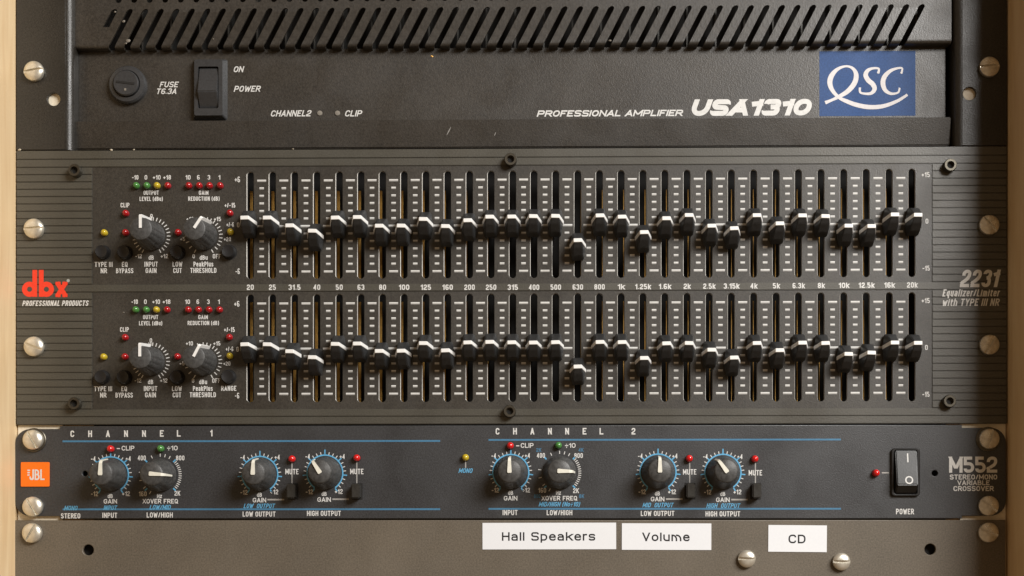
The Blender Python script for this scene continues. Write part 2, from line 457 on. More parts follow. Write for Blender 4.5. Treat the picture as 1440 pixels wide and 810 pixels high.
def catmull(pts, n=8):
    out = []
    for i in range(len(pts) - 1):
        p0 = pts[max(i - 1, 0)]; p1 = pts[i]; p2 = pts[i + 1]; p3 = pts[min(i + 2, len(pts) - 1)]
        for k in range(n):
            t = k / n
            out.append(tuple(0.5 * (2 * b + (c - a) * t + (2 * a - 5 * b + 4 * c - d) * t * t + (3 * b - a - 3 * c + d) * t ** 3) for a, b, c, d in zip(p0, p1, p2, p3)))
    out.append(tuple(pts[-1])); return out
def stroke(pts, y, closed=False):
    """pts: (x, z, width); a flat ribbon of varying width on plane y"""
    n = len(pts); vs = []; fs = []
    for i, (x, z, wd) in enumerate(pts):
        a = pts[(i - 1) % n] if (closed or i > 0) else pts[i]; b = pts[(i + 1) % n] if (closed or i < n - 1) else pts[i]
        dx, dz = b[0] - a[0], b[1] - a[1]; L = math.hypot(dx, dz) or 1
        nx, nz = -dz / L, dx / L
        vs += [(x + nx * wd / 2, y, z + nz * wd / 2), (x - nx * wd / 2, y, z - nz * wd / 2)]
    for i in range(n if closed else n - 1):
        j = (i + 1) % n; fs.append((2 * i, 2 * i + 1, 2 * j + 1, 2 * j))
    return vs, fs
def join(parts):
    vs, fs = [], []
    for v, f in parts:
        b = len(vs); vs += v; fs += [tuple(b + i for i in q) for q in f]
    me = mesh(vs, fs)
    return me
def pstroke(zoom, ox, oy, k, y, closed=False, n=8):
    pts = [(P(ox + a / k, oy + b / k, y).x, P(ox + a / k, oy + b / k, y).z, c / k / S) for a, b, c in zoom]
    return stroke(catmull(pts, n) if n else pts, y, closed)

# ================================================================ RACK
EL, ER = X(23), X(1416)                      # ends of the units
rack = thing('equipment_rack', 'birch wood equipment rack framing the black audio units on both sides', 'equipment rack', (0, 0.02, Z(880)))
OV = 0.045
ZT, ZB = Z(-70), Z(880)
for (x0, x1, lab) in ((EL - 0.0185, EL - 0.0006, 'pale birch side board in window light'), (ER + 0.0006, ER + 0.0185, 'shaded orange brown side board')):
    o = obj('side_board', box(x0, x1, -OV, 0.12, ZB, ZT, 0.0006), M['wood'], rack); o['label'] = lab
for (x0, x1) in ((EL, EL + 0.0222), (ER - 0.0222, ER)):
    obj('mounting_rail', box(x0, x1, 0.0022, 0.0042, ZB, ZT), M['rail'], rack)
obj('back_panel', box(EL, ER, 0.112, 0.118, ZB, ZT), M['dark'], rack)

# ================================================================ SCREWS
def screw_mesh(r, h, slot=True, sw=0.0011, sd=0.0012):
    """pan head cut through by a straight slot, made of two half heads and the slot floor"""
    prof = [(r * 0.97, 0), (r, 0.35 * h), (r * 0.96, 0.62 * h), (r * 0.82, 0.84 * h), (r * 0.55, 0.96 * h), (r * 0.25, h), (0.0001, h)]
    me = lathe(prof, 40)
    if slot:
        bm = bmesh.new(); bm.from_mesh(me)
        for s in (sw / 2, -sw / 2):
            bmesh.ops.bisect_plane(bm, geom=bm.verts[:] + bm.edges[:] + bm.faces[:], plane_co=(0, 0, s), plane_no=(0, 0, 1))
        bmesh.ops.bisect_plane(bm, geom=bm.verts[:] + bm.edges[:] + bm.faces[:], plane_co=(0, -(h - sd), 0), plane_no=(0, 1, 0))
        dele = [f for f in bm.faces if abs(f.calc_center_median().z) < sw / 2 - 1e-6 and f.calc_center_median().y < -(h - sd) + 1e-6]
        bmesh.ops.delete(bm, geom=dele, context='FACES')
        bm.to_mesh(me); bm.free()
        # slot walls and floor
        k = math.sqrt(r * r - sw * sw / 4) * 0.975
        vs, fs = [], []
        n = 14
        def top(x):
            rr = math.hypot(x, sw / 2)
            for (ra, ha), (rb, hb) in zip(prof[1:-1], prof[2:]):
                if rb <= rr <= ra: return ha + (hb - ha) * (ra - rr) / (ra - rb)
            return prof[1][1] if rr > prof[1][0] else h
        for sgn in (1, -1):
            b = len(vs)
            for i in range(n + 1):
                x = -k + 2 * k * i / n
                vs += [(x, -top(x), sgn * sw / 2), (x, -min(h - sd, top(x)), sgn * sw / 2)]
            for i in range(n): fs.append((b + 2 * i, b + 2 * i + 1, b + 2 * i + 3, b + 2 * i + 2))
        b = len(vs); vs += [(-k, -(h - sd), -sw / 2), (k, -(h - sd), -sw / 2), (k, -(h - sd), sw / 2), (-k, -(h - sd), sw / 2)]; fs.append((b, b + 1, b + 2, b + 3))
        m2 = mesh(vs, fs)
        bm = bmesh.new(); bm.from_mesh(me); bm.from_mesh(m2); bm.to_mesh(me); bm.free()
    autosmooth(me, 40)
    return me
SC = screw_mesh(0.00495, 0.0034)
SC2 = screw_mesh(0.0043, 0.0032, sw=0.0013)
wash_me = autosmooth(lathe([(0.0059, 0), (0.0059, 0.0004), (0.0056, 0.0006), (0.0050, 0.0006)], 40), 30)
def screw(px, py, ang, label, group, me=SC, washer=False, tilt=0, h=0.0):
    c = P(px, py, -0.002); c.y = -0.0001 - h
    t = thing('rack_screw', label, 'screw', c, group)
    t.rotation_euler = (rad(random.uniform(-3, 3)), rad(ang), rad(random.uniform(-3, 3)))
    me = me.copy(); me.materials.clear()
    zm = M['zinc_dull'] if group == GR else M['zinc']
    o = sub('screw_head', me, zm, t, (0, -0.0005 if washer else 0, 0))
    if washer: sub('cup_washer', wash_me, M['black_steel'], t)
    o2 = sub('shank', SHANK, M['zinc'], t)
    return t
SHANK = lathe([(0.0024, -0.012), (0.0024, 0.0004)], 12)
GL, GR = 'slotted rack screws down the left edge', 'slotted rack screws down the right edge'
screw(47, 99.5, -10, 'silver slotted screw at the left of the amplifier, above a pale round hole', GL)
screw(47, 321, -4, 'silver slotted screw on the ribbed left edge, above the red logo', GL)
screw(47, 487, 22, 'silver slotted screw on the ribbed left edge, below the red logo', GL)
screw(46, 618.5, 60, 'silver slotted screw with a cup washer, just above the orange badge', GL, washer=True)
screw(45, 712.5, 58, 'silver slotted screw just below the orange badge', GL)
screw(44.5, 749.5, -60, 'silver slotted screw in the top left corner of the bronze blank panel', GL)
screw(1391.5, 93.5, -4, 'dim slotted screw at the right of the amplifier, above a pale round hole', GR)
screw(1391.5, 316, 48, 'brownish slotted screw on the ribbed right edge, above the large number', GR)
screw(1391.5, 484.5, -58, 'brownish slotted screw on the ribbed right edge, below the large number', GR)
screw(1391, 617, -72, 'slotted screw with a washer in the top right corner of the crossover', GR, washer=True)
screw(1391, 711, 35, 'dull screw in the bottom right corner of the crossover', GR)
screw(1390.5, 748.5, 20, 'dull screw in the top right corner of the bronze blank panel', GR)
GP = 'cream slotted screws low on the blank panel'
screw(1050.5, 786, 1, 'cream slotted screw on the blank panel, just left under the small label', GP, SC2)
screw(1183.5, 790, 1, 'cream slotted screw on the blank panel, just right under the small label', GP, SC2)

# ================================================================ AMPLIFIER
amp = thing('power_amplifier', 'black power amplifier with slanted vent slots, rocker switch and blue badge', 'amplifier', P(720, 207))
AT = -75                                         # it goes on above the frame
zt, zb = Z(AT), Z(207.5)
# ears with holes and rolled inner edge
def ear(px0, px1, hole, scr):
    hx, hy, hr = hole; c = P(hx, hy)
    s = P(*scr)
    obj('rack_ear', plate([[(px0, zb), (px1, zb), (px1, zt), (px0, zt)], circ(c.x, c.z, hr / S, 28)], 0, 0.002, 0.0002), M['amp_ear'], amp)
ear(EL, X(92), (75.5, 139.5, 9.2), (47, 99))
ear(X(1353), ER, (1363.5, 131.5, 9.2), (1392, 93))
def rolled(x0, sgn):
    prof = []
    R = 0.0036
    for i in range(9):
        a = rad(90 * i / 8); prof.append((x0 + sgn * R * math.sin(a), R * (1 - math.cos(a))))
    prof.append((x0 + sgn * R, 0.026))
    inn = [(x0 + sgn * (R - 0.0018), 0.026), (x0 + sgn * (R - 0.0018), R), (x0, 0.0019)]
    pr = prof + inn
    n = len(pr); vs = [(x, y, zb) for x, y in pr] + [(x, y, zt) for x, y in pr]
    fs = [(i, (i + 1) % n, n + (i + 1) % n, n + i) for i in range(n)] + [tuple(range(n)), tuple(range(2 * n - 1, n - 1, -1))]
    bm = bmesh.new(); me = mesh(vs, fs); bm.from_mesh(me); me = frombm(bm)
    return autosmooth(me, 40)
obj('ear_bend', rolled(X(92), 1), M['amp_ear'], amp)
obj('ear_bend', rolled(X(1353), -1), M['amp_ear'], amp)
# front panel, chin
DF, DC, DV = 0.0085, 0.0040, 0.0032
fx0, fx1 = X(110.5, y=DF), X(1330, y=DF)
zf0, zf1 = Z(170, y=DF), Z(67, y=DF)
obj('front_panel', plate([[(fx0, zf0), (fx1, zf0), (fx1, zf1), (fx0, zf1)]], DF, 0.002, 0.0003), M['amp'], amp)
cx0, cx1 = X(104.5, y=DC), X(1338, y=DC)
obj('chin_bar', hull([(x, y, z) for x in (cx0, cx1) for y, z in ((DC, Z(167.4, y=DC)), (DC + 0.0022, Z(205.6, y=DC)), (0.02, Z(167.4, y=DC)), (0.02, Z(205.6, y=DC)))], 0.0005), M['amp'], amp)
obj('inner_wall', box(X(99), X(1345), 0.03, 0.032, zb, zt), M['dark'], amp)
obj('gap_strip', box(X(103), X(1340), 0.0075, 0.03, Z(209), Z(206.6)), M['dark'], amp)  # near-black strip across the gap between chin and equalizer
# vent cover
VX0, VX1 = X(104.5, y=DV), X(1338, y=DV)
PITCH = 21.86 / S
SL = 0.52                                       # the slots lean: x per z
zs = Z(14, 740, DV); zbend = Z(59, 740, DV)
NS = 53
xc = [P(159.7 + 21.84 * i, 12, DV).x for i in range(NS)]
hw = 4.5 / S                                    # half width of a slot along x
def vent_profile():
    pr = [(zs, DV), (zbend, DV)]
    R = 0.0018
    for i in range(1, 6):
        a = rad(84 * i / 5); pr.append((zbend - R * math.sin(a), DV + R * (1 - math.cos(a))))
    pr.append((pr[-1][0] - 0.0001, DV + 0.0052)); 
    return pr
VP = vent_profile()
def vent_strip(fl, fr, VP=None):
    VP = VP or globals()['VP']
    return vent_strip_(fl, fr, VP)
def vent_strip_(fl, fr, VP):
    """solid bent strip between the side lines fl(z), fr(z)"""
    t = 0.0011
    vs, fs = [], []
    inner = [(z + 0.0, y + t) if i < 2 else (z + t * (0.5 if i < 5 else 1.0), y + t * (0.7 if i < 5 else 0.0)) for i, (z, y) in enumerate(VP)]
    inner[-1] = (VP[-1][0] + t, VP[-1][1])
    for (z, y), (zi, yi) in zip(VP, inner):
        vs += [(fl(z), y, z), (fr(z), y, z), (fr(z), yi, zi), (fl(z), yi, zi)]
    n = len(VP)
    for i in range(n - 1):
        for k in range(4):
            a = 4 * i + k; b = 4 * i + (k + 1) % 4
            fs.append((a, b, b + 4, a + 4))
    fs += [(0, 1, 2, 3), (4 * n - 1, 4 * n - 2, 4 * n - 3, 4 * n - 4)]
    bm = bmesh.new(); me = mesh(vs, fs); bm.from_mesh(me); me = frombm(bm)
    return me
def lean(xa, off): return lambda z: xa + off + (z - zs) * SL
proto = None
for i in range(NS - 1):
    wv = xc[i + 1] - xc[i]
    me = vent_strip(lean(0, hw), lean(0, wv - hw)) if proto is None else proto
    if proto is None: proto = me
    obj('vent_slat', me, M['amp'], amp, (xc[i], 0, 0))
obj('vent_side', vent_strip(lambda z: VX0, lean(xc[0], -hw)), M['amp'], amp)
obj('vent_slat', vent_strip(lean(xc[0], -hw - 0.00001), lean(xc[0], hw), [(Z(38, 160, DV), DV)] + VP[1:]), M['amp'], amp)
obj('vent_side', vent_strip(lean(xc[-1], hw), lambda z: VX1), M['amp'], amp)
low = [(VX0, zs)]
for x in xc:
    low += [(x + hw * math.cos(rad(180 - 180 * k / 8)) + hw * math.sin(rad(180 * k / 8)) * SL, zs + 1.1 * hw * math.sin(rad(180 * k / 8))) for k in range(9)]
low += [(VX1, zs), (VX1, zt), (VX0, zt)]
holes = []
zu = Z(0.5, 740, DV)
for x in xc:
    xx = x + (zu - zs) * SL
    zz = zu + 0.0015
    ztop = zu + 0.018
    lp = [(xx + hw * math.cos(rad(180 + 180 * k / 6)), zz + hw * math.sin(rad(180 + 180 * k / 6))) for k in range(7)]
    lp += [(xx + hw + (ztop - zz) * SL, ztop), (xx - hw + (ztop - zz) * SL, ztop)]
    holes.append(lp)
obj('vent_cover', plate([low] + holes, DV, 0.0011), M['amp'], amp)
fin = box(-0.0004, 0.0004, 0.0, 0.012, Z(64), zt)
for i in range(29):
    obj('heat_sink_fin', fin, M['fin'], amp, (X(190 + i * 41.0), 0.0118, 0))
# little bent tabs in damaged slots, chips
def shard(px, py, y, r, m, parent, name='paint_chip', n=7):
    c = P(px, py, y); vs = [(c.x, y - 0.00045, c.z)]; 
    for i in range(n):
        a = 2 * math.pi * i / n; rr = r / S * random.uniform(0.5, 1.2)
        vs.append((c.x + rr * math.cos(a), y, c.z + rr * 0.7 * math.sin(a)))
    return obj(name, mesh(vs, [(0, 1 + i, 1 + (i + 1) % n) for i in range(n)]), M[m], parent)
for (px, py, r) in ((162, 17, 2.4), (174, 30, 3), (180, 57, 3.6), (177, 61, 2.2), (300, 55, 1.4), (858, 57, 2), (822, 58, 1.4)):
    shard(px, py, DV - 0.0001, r, 'dust', amp, 'dust_tuft')
shard(607, 79, DF - 0.0001, 2.6, 'brass', amp, 'rust_fleck')
# scratches
for (a, b, c, d, wd) in ((628, 189, 634, 178, 1.2), (695, 190, 697, 185, 1.0)):
    p, q = P(a, b, DC), P(c, d, DC)
    v, f = stroke([(p.x, p.z, .3 * wd / S), ((p.x + q.x) / 2, (p.z + q.z) / 2, wd / S), (q.x, q.z, .3 * wd / S)], DC - 0.00003)
    zq = Z(167.4, y=DC); v = [(a_, DC - 0.00004 + 0.0022 * (zq - c_) / (zq - Z(205.6, y=DC)), c_) for a_, b_, c_ in v]
    obj('scratch', mesh(v, f), M['grey_print'], amp)
# fuse holder
fh = P(181, 121, DF)
o = obj('fuse_holder', autosmooth(lathe([(0.0093, 0), (0.0093, 0.0022), (0.0086, 0.0032), (0.0068, 0.0036), (0.0066, 0.0020), (0.0063, 0.0020), (0.0063, 0.0046), (0.0058, 0.0052), (0.0001, 0.0052)], 48), 30), M['switch'], amp, fh)
o2 = sub('coin_slot', box(-0.0045, 0.0045, -0.00545, -0.0052, -0.0005, 0.0005), M['dark'], o); o2.rotation_euler = (0, rad(7), 0)
sub('fuse_mark', box(-0.0006, 0.0006, -0.0054, -0.0052, -0.0040, -0.0028, 0.0001), M['dust'], o)
# rocker switch
sw = P(296, 126.5, DF)
W2, H2 = 24.5 / S, 43.5 / S
b1 = plate([rrect(-W2, W2, -H2, H2, 0.001), rrect(-0.0052, 0.0050, -0.0103, 0.0103, 0.0008)], -0.0040, 0.004, 0.0)
# chamfer the outer front edge
for v in b1.vertices:
    if v.co.y < -0.003 and (abs(v.co.x) > 0.006 or abs(v.co.z) > 0.0115):
        v.co.x *= 0.82; v.co.z *= 0.915
o = obj('power_switch', b1, M['switch'], amp, sw)
sub('rocker', hull([(-0.0049, -0.0028, 0.0100), (0.0047, -0.0028, 0.0100), (-0.0049, -0.0068, -0.0028), (0.0047, -0.0068, -0.0028),
                    (-0.0049, -0.0022, -0.0100), (0.0047, -0.0022, -0.0100), (-0.0049, 0.002, 0.0100), (0.0047, 0.002, 0.0100), (-0.0049, 0.002, -0.0100), (0.0047, 0.002, -0.0100)], 0.0004), M['switch'], o)
# printing
yf = DF - 0.00005
kw = dict(parent=amp, y=yf, slant=0.28, bold=0.035)
text('FUSE', 238, 118.8, 8, width=28, **kw)
text('T6.3A', 234.5, 128.3, 8, width=31, **kw)
text('ON', 335.8, 97.3, 8.5, width=16, **kw)
text('POWER', 348, 124.8, 8.5, width=39.5, **kw)
text('CHANNEL2', 409.4, 159.4, 8.8, width=59.5, **kw)
text('CLIP', 497.3, 159.4, 8.8, width=26, **kw)
text('PROFESSIONAL AMPLIFIER', 858, 159.2, 9, width=209, parent=amp, y=yf, slant=0.32, bold=0.06)
text('USA1310', 1057, 151, 23.5, width=177, parent=amp, y=yf, slant=0.36, bold=0.105, gap=0.075)
for px in (449.7, 474.7):
    c = P(px, 159.2, DF); obj('indicator', autosmooth(lathe([(0.0013, 0), (0.0012, 0.0004), (0.0001, 0.0006)], 16)), M['dust'], amp, (c.x, DF, c.z))
bz = P(1152.3, 163.4, DF); bz2 = P(1287.3, 71.5, DF)
obj('badge', box(bz.x, bz2.x, DF - 0.00006, DF + 0.0005, bz.z, bz2.z), M['badge_blue'], amp)
yb = DF - 0.00012
Q = [(138, 570, 34), (200, 545, 26), (268, 512, 34), (350, 462, 44), (415, 385, 48), (432, 305, 44), (400, 245, 28), (335, 224, 20), (255, 252, 32), (198, 315, 48), (182, 385, 48), (208, 455, 38), (268, 520, 30), (340, 556, 38), (440, 592, 42), (560, 612, 42), (690, 602, 38), (820, 555, 30), (918, 494, 24)]
Sg = [(640, 292, 24), (646, 248, 20), (595, 243, 22), (545, 262, 34), (522, 305, 44), (545, 355, 46), (590, 395, 46), (606, 440, 42), (575, 480, 30), (515, 484, 22), (470, 470, 20), (468, 425, 22)]
Cg = [(860, 294, 20), (868, 244, 18), (815, 245, 22), (750, 272, 34), (700, 325, 44), (686, 385, 46), (706, 448, 38), (755, 482, 28), (805, 482, 20), (836, 466, 18), (844, 428, 18)]
pr = [pstroke(Q, 1140, 60, 6.75, yb), pstroke(Sg, 1140, 60, 6.75, yb - 0.00002), pstroke(Cg, 1140, 60, 6.75, yb - 0.00004)]
# the Q stroke crosses itself: let it rise a little along its length
v, f = pr[0]; n = len(v); pr[0] = ([(a, b - 0.00006 * i / n, c) for i, (a, b, c) in enumerate(v)], f)
obj('badge_lettering', join(pr), M['badge_white'], amp)

# ================================================================ EQUALIZER
eq = thing('graphic_equalizer', 'dark ribbed two-channel graphic equalizer with rows of white-lined faders', 'equalizer', P(720, 597))
YB = 0.0005                                       # front of the smooth base, ribs stand proud to 0
et, eb = Z(208.6), Z(596.4)
FREQ = ['20', '25', '31.5', '40', '50', '63', '80', '100', '125', '160', '200', '250', '315', '400', '500', '630', '800', '1k', '1.25k', '1.6k', '2k', '2.5k', '3.15k', '4k', '5k', '6.3k', '8k', '10k', '12.5k', '16k', '20k']
SX = [351.7, 382.8, 413.9, 445.2, 476.8, 507.3, 537.7, 568, 598.6, 629.2, 660, 690.3, 720.8, 750.7, 781.3, 812.3, 842.8, 873.3, 904, 934.8, 966, 997.2, 1028.4, 1059.8, 1091.5, 1122.8, 1154.6, 1186.6, 1218.3, 1250.6, 1282.6]
RU = [306, 306, 317, 324.5, 306, 305.3, 317.5, 317.3, 308, 318, 309.8, 304.8, 304.6, 304, 303.7, 337.8, 303, 304.8, 326.5, 307, 302.5, 317.5, 321, 302.7, 314.2, 303, 304, 317.5, 318, 301.7, 302.2]
RLo = [484.2, 484.2, 494, 502.4, 483.7, 483.2, 493.6, 493.3, 482.6, 492.8, 481.6, 480.9, 481.5, 481.8, 481.3, 515.5, 481, 481.2, 503.5, 482.9, 482.5, 491.9, 502.9, 482.5, 492.5, 482, 482.5, 497.8, 496, 481.8, 482.3]
sxw = [X(s) for s in SX]
ROWS = [(Z(239.5), Z(390.8)), (Z(412.5), Z(565))]
swd = 4.7 / S
loops = [[(EL, eb), (ER, eb), (ER, et), (EL, et)]]
for (zt_, zb_) in ROWS:
    for x in sxw:
        lp = []
        for k in range(9): lp.append((x + swd * math.cos(rad(180 * k / 8)), zt_ - swd + swd * math.sin(rad(180 * k / 8))))
        for k in range(9): lp.append((x - swd * math.cos(rad(180 * k / 8)), zb_ + swd - swd * math.sin(rad(180 * k / 8))))
        loops.append(lp)
me = plate(loops, YB, 0.0016, 0.00016)
me.materials.append(M['eq']); me.materials.append(M['slot'])
for p in me.polygons:
    c = p.center
    if (abs(p.normal.y) < 0.3 or (abs(p.normal.y) < 0.93 and p.normal.x > 0.35)) and EL + 0.004 < c.x < ER - 0.004 and eb + 0.004 < c.z < et - 0.004: p.material_index = 1  # bare metal walls; right-facing bevels brightened too, painting in a lit left edge
obj('face_plate', me, None, eq)
# ribs
def rib(x0, x1, z0, z1):
    me = box(x0, x1, 0.0, 0.0008, z0, z1, 0.00025, 2)
    return obj('rib', me, M['rib'], eq)
gap = 0.65 / S
def px_rows(a, b, n):
    return [(a + (b - a) * i / n, a + (b - a) * (i + 1) / n) for i in range(n)]
xl, xr = X(129.5), X(1311)
for a, b in ((208.6, 221.3), (221.3, 232.6), (398.2, 409.2), (574.5, 585.3), (585.3, 596.4)):
    rib(EL, ER, Z(b) + gap / 2, Z(a) - gap / 2)
for a, b in px_rows(232.6, 398.2, 16) + px_rows(409.2, 574.5, 16):
    rib(EL, xl, Z(b) + gap / 2, Z(a) - gap / 2)
    rib(xr, ER, Z(b) + gap / 2, Z(a) - gap / 2)
# scale marks
y1 = YB - 0.00005
TU = [252.6 + 10.70 * i for i in range(13)]
TL = [426.0 + 10.63 * i for i in range(13)]
TU = [Z(t) for t in TU]; TL = [Z(t) for t in TL]
for rows in (TU, TL):
    q = []; q2 = []
    for i in range(30):
        xm = (sxw[i] + sxw[i + 1]) / 2 + 0.5 / S
        for k, z in enumerate(rows):
            hw_ = (6.3 if k in (0, 12) else 7.6 if k == 6 else 3.2) / S
            q.append(quad(xm - hw_, xm + hw_, z + 0.15 / S, z + 1.75 / S, y1))
            q2.append(quad(xm - hw_, xm + hw_, z - 1.35 / S, z + 0.15 / S, y1))
    me = quads(q + q2)
    me.materials.append(M['white']); me.materials.append(M['grey_print'])
    for i, p in enumerate(me.polygons): p.material_index = 0 if i < len(q) else 1
    o = obj('scale_marks', me, None, eq); o['kind'] = 'stuff'
# frequency row on the middle rib
for s, px in zip(FREQ, SX):
    py = 403.9 - max(0, (px - 760)) * 0.0062
    text(s, px + 0.3, py, 7.6, width=4.9 * (len(s) - 0.5 * s.count('.')) , bold=0.05, y=-0.00005, parent=eq)
def side_text(lst, px, py, m='white'):
    pass
kw = dict(parent=eq, y=y1, bold=0.035)
for dy, dx in ((0, 0), (174.9, -0.8)):
    up = dy == 0
    def T(s, px, py, cap, width=None, **k2): text(s, px + dx, py + dy, cap, width=width, **{**kw, **k2})
    for s, px, wd in (('-10', 190.2, 9), ('0', 205.2, 3.8), ('+10', 220.4, 11), ('+18', 235, 11), ('10', 264.5, 7), ('6', 279, 3.8), ('3', 293.8, 3.8), ('1', 308.5, 2.6)):
        T(s, px, 249.4, 6.4, wd)
    T('OUTPUT', 212.6, 271, 6, 21.5); T('LEVEL (dBu)', 212.6, 279.6, 6, 33)
    T('GAIN', 286.3, 271, 6, 13.5); T('REDUCTION (dB)', 286.7, 279.3, 6, 44.5)
    T('CLIP', 175.8, 288.4, 6.5, 12.5)
    T('+/-15', 323.4, 288.6, 6.8, 15); T('+/-6', 323.7, 315.8, 6.6, 10.5)
    T('+6', 333.8, 252.3, 8, 7.5, bold=0.05); T('-6', 334.2, 381.4, 8, 6, bold=0.05); T('0', 335, 316.2, 7.2, 3.6)
    T('TYPE III', 145.8, 371.8, 7, 25.5); T('NR', 146, 380.7, 7, 9)
    T('EQ', 175.4, 371.8, 7, 8); T('BYPASS', 175.4, 380.7, 7, 24.5)
    T('INPUT', 212.5, 371.5, 7, 19); T('GAIN', 212.4, 380.4, 7, 15.5)
    T('LOW', 249.6, 371.5, 7, 14); T('CUT', 249.6, 380.4, 7, 12)
    T('PeakPlus', 286, 371.4, 7, 28); T('THRESHOLD', 286, 380.2, 7, 37)
    T('dB', 212.6, 362.2, 6.2, 7.4); T('dBu', 286.4, 362.2, 6.2, 11.3)
    T('-12', 194.8, 360.2, 6, 9.5); T('+12', 231.2, 360.2, 6, 10.5); T('0', 213, 303.8, 6, 3.4)
    T('0', 272.3, 360.3, 6, 3.4); T('OFF', 304.9, 360.3, 6.5, 11.5)
    T('+5', 256.8, 336.2, 5.5, 7); T('+20', 319.8, 336.3, 6, 10); T('+10', 267.2, 308, 6, 10); T('+15', 305.8, 308, 6, 10)
    if not up: text('RANGE', 321.7, 546, 7, width=21.5, **kw)
    # lamps
def led(px, py, m, r, parent, yb, h=0.0032):
    c = P(px, py, yb - h * 0.6)
    key = (round(r, 2), h)
    if key not in LEDM:
        rr = r / S
        LEDM[key] = autosmooth(lathe([(rr, 0), (rr, h * 0.42)] + [(rr * math.cos(rad(a)), h * 0.42 + h * 0.58 * math.sin(rad(a))) for a in (15, 30, 45, 60, 75, 86)] + [(0.00001, h)], 24), 60)
        LEDR[key] = lathe([(rr * 1.13, 0), (rr * 1.13, 0.00018), (rr * 1.0, 0.00022)], 24)
    me = LEDM[key].copy(); me.materials.clear()
    o = obj('indicator_lamp', me, M[m], parent, (c.x, yb, c.z))
    sub('lamp_seat', LEDR[key], M['dark'], o)
    return o
LEDM, LEDR = {}, {}
for py_, dx in ((260.3, 0), (435, -0.8)):
    for px, m in ((190.9, 'green'), (205.7, 'green'), (220.1, 'yellow'), (235.1, 'red'), (264.8, 'red'), (279.4, 'red'), (294, 'red'), (308.9, 'red')):
        led(px + dx, py_, m, 4.6, eq, YB)
    d = py_ - 260.3
    for px, py, m in ((176, 299.3, 'red'), (145.8, 326.7, 'yellow'), (175.8, 326.5, 'red'), (249.6, 326.3, 'red'), (322.7, 299, 'red'), (323.3, 325.5, 'yellow')):
        led(px + dx, py + d, m, 4.7, eq, YB)
# push buttons
btn = autosmooth(lathe([(0.0033, 0), (0.0032, 0.0030), (0.0028, 0.0037), (0.0020, 0.0035), (0.0001, 0.0033)], 28), 35)
bcol = lathe([(0.0037, 0), (0.0037, 0.0002), (0.0031, 0.00025)], 28)
for dy, dx in ((0, 0), (175.3, -0.9)):
    for px, py in ((145.5, 355.5), (176.6, 355.8), (250.6, 355.6), (323, 355)):
        c = P(px + dx, py + dy, YB)
        o = obj('push_button', btn, M['plastic'], eq, c); sub('button_seat', bcol, M['dark'], o)
# dials of printed ticks
def dial(cx, cy, r0, r1, angs, y, parent, m='white', wd=1.3, name='dial_ticks'):
    c = P(cx, cy, y); parts = []
    for a in angs:
        a, ra, rb = (a, r0, r1) if not isinstance(a, tuple) else a
        s, co = math.sin(rad(a)), math.cos(rad(a))
        parts.append(stroke([(c.x + s * ra / S, c.z + co * ra / S, wd / S), (c.x + s * rb / S, c.z + co * rb / S, wd / S)], y))
    return obj(name, join(parts), M[m], parent)
# knobs of the equalizer
kn = autosmooth(lathe([(0.0071, 0.0004), (0.0071, 0.0020), (0.0068, 0.0026), (0.0067, 0.0034), (0.0056, 0.0158), (0.0053, 0.0167), (0.0048, 0.0170), (0.0001, 0.0170)], 96, 14, 0.00025, (0.003, 0.0160)), 40)
def bar(pts, wd, t=0.0004):
    """raised painted line along (z, h) points on the face and down the flank"""
    vs, fs = [], []
    for i, q in enumerate(pts):
        z, h = q[0], q[1]; ww = q[2] if len(q) > 2 else wd
        for dx_ in (-ww / 2, ww / 2): vs.append((dx_, -h, z))
    n = len(pts)
    for i in range(n - 1): fs.append((2 * i, 2 * i + 1, 2 * i + 3, 2 * i + 2))
    bm = bmesh.new(); me = mesh(vs, fs); bm.from_mesh(me)
    bmesh.ops.recalc_face_normals(bm, faces=bm.faces)
    if bm.faces[:][0].normal.y > 0: bmesh.ops.reverse_faces(bm, faces=bm.faces)
    bmesh.ops.solidify(bm, geom=bm.faces[:], thickness=-t)
    return frombm(bm)
def finp(pts, wd):
    n = len(pts); vs = [(x_, -h, z) for x_ in (-wd / 2, wd / 2) for z, h in pts]
    fs = [tuple(range(n)), tuple(range(2 * n - 1, n - 1, -1))] + [(i, (i + 1) % n, n + (i + 1) % n, n + i) for i in range(n)]
    bm = bmesh.new(); me = mesh(vs, fs); bm.from_mesh(me)
    return frombm(bm)
kp = finp([(0.0002, 0.0166), (0.0002, 0.0174), (0.0060, 0.0174), (0.0068, 0.0166), (0.0081, 0.0030), (0.0081, 0.0022), (0.0060, 0.0022), (0.0044, 0.0160)], 0.0013)
def eq_knob(px, py, ang):
    c = P(px, py, YB); o = obj('control_knob', kn, M['knob'], eq, c)
    o.rotation_euler = (0, rad(ang), 0)
    sub('pointer_line', kp, M['pointer'], o)
for dy, dx, a1, a2 in ((0, 0, 0, 34), (176.3, -0.8, 0, 28)):
    cy = 332 + dy
    dial(213 + dx, cy, 22, 27, list(range(-150, 151, 12)) + [(0, 22, 28)], y1, eq)
    dial(286.5 + dx, cy, 22, 27, [-150, -130, -110, -90, -72, -54, -36, -18, 0, 12, 24, 36, 48, 60, 72, 84, 96, 108, 120, 134, 150], y1, eq)
    eq_knob(212.6 + dx, cy, a1); eq_knob(286 + dx, cy, a2)
# side scale numbers
for s, px, py, wd in (('+15', 1301.8, 245.6, 11.5), ('0', 1303.5, 311, 4), ('-15', 1302.4, 377.1, 10), ('+15', 1301.8, 422.7, 11.5), ('0', 1302.8, 488.6, 4), ('-15', 1302.2, 554.4, 10)):
    text(s, px, py, 7.2, 'white', width=wd, **kw)
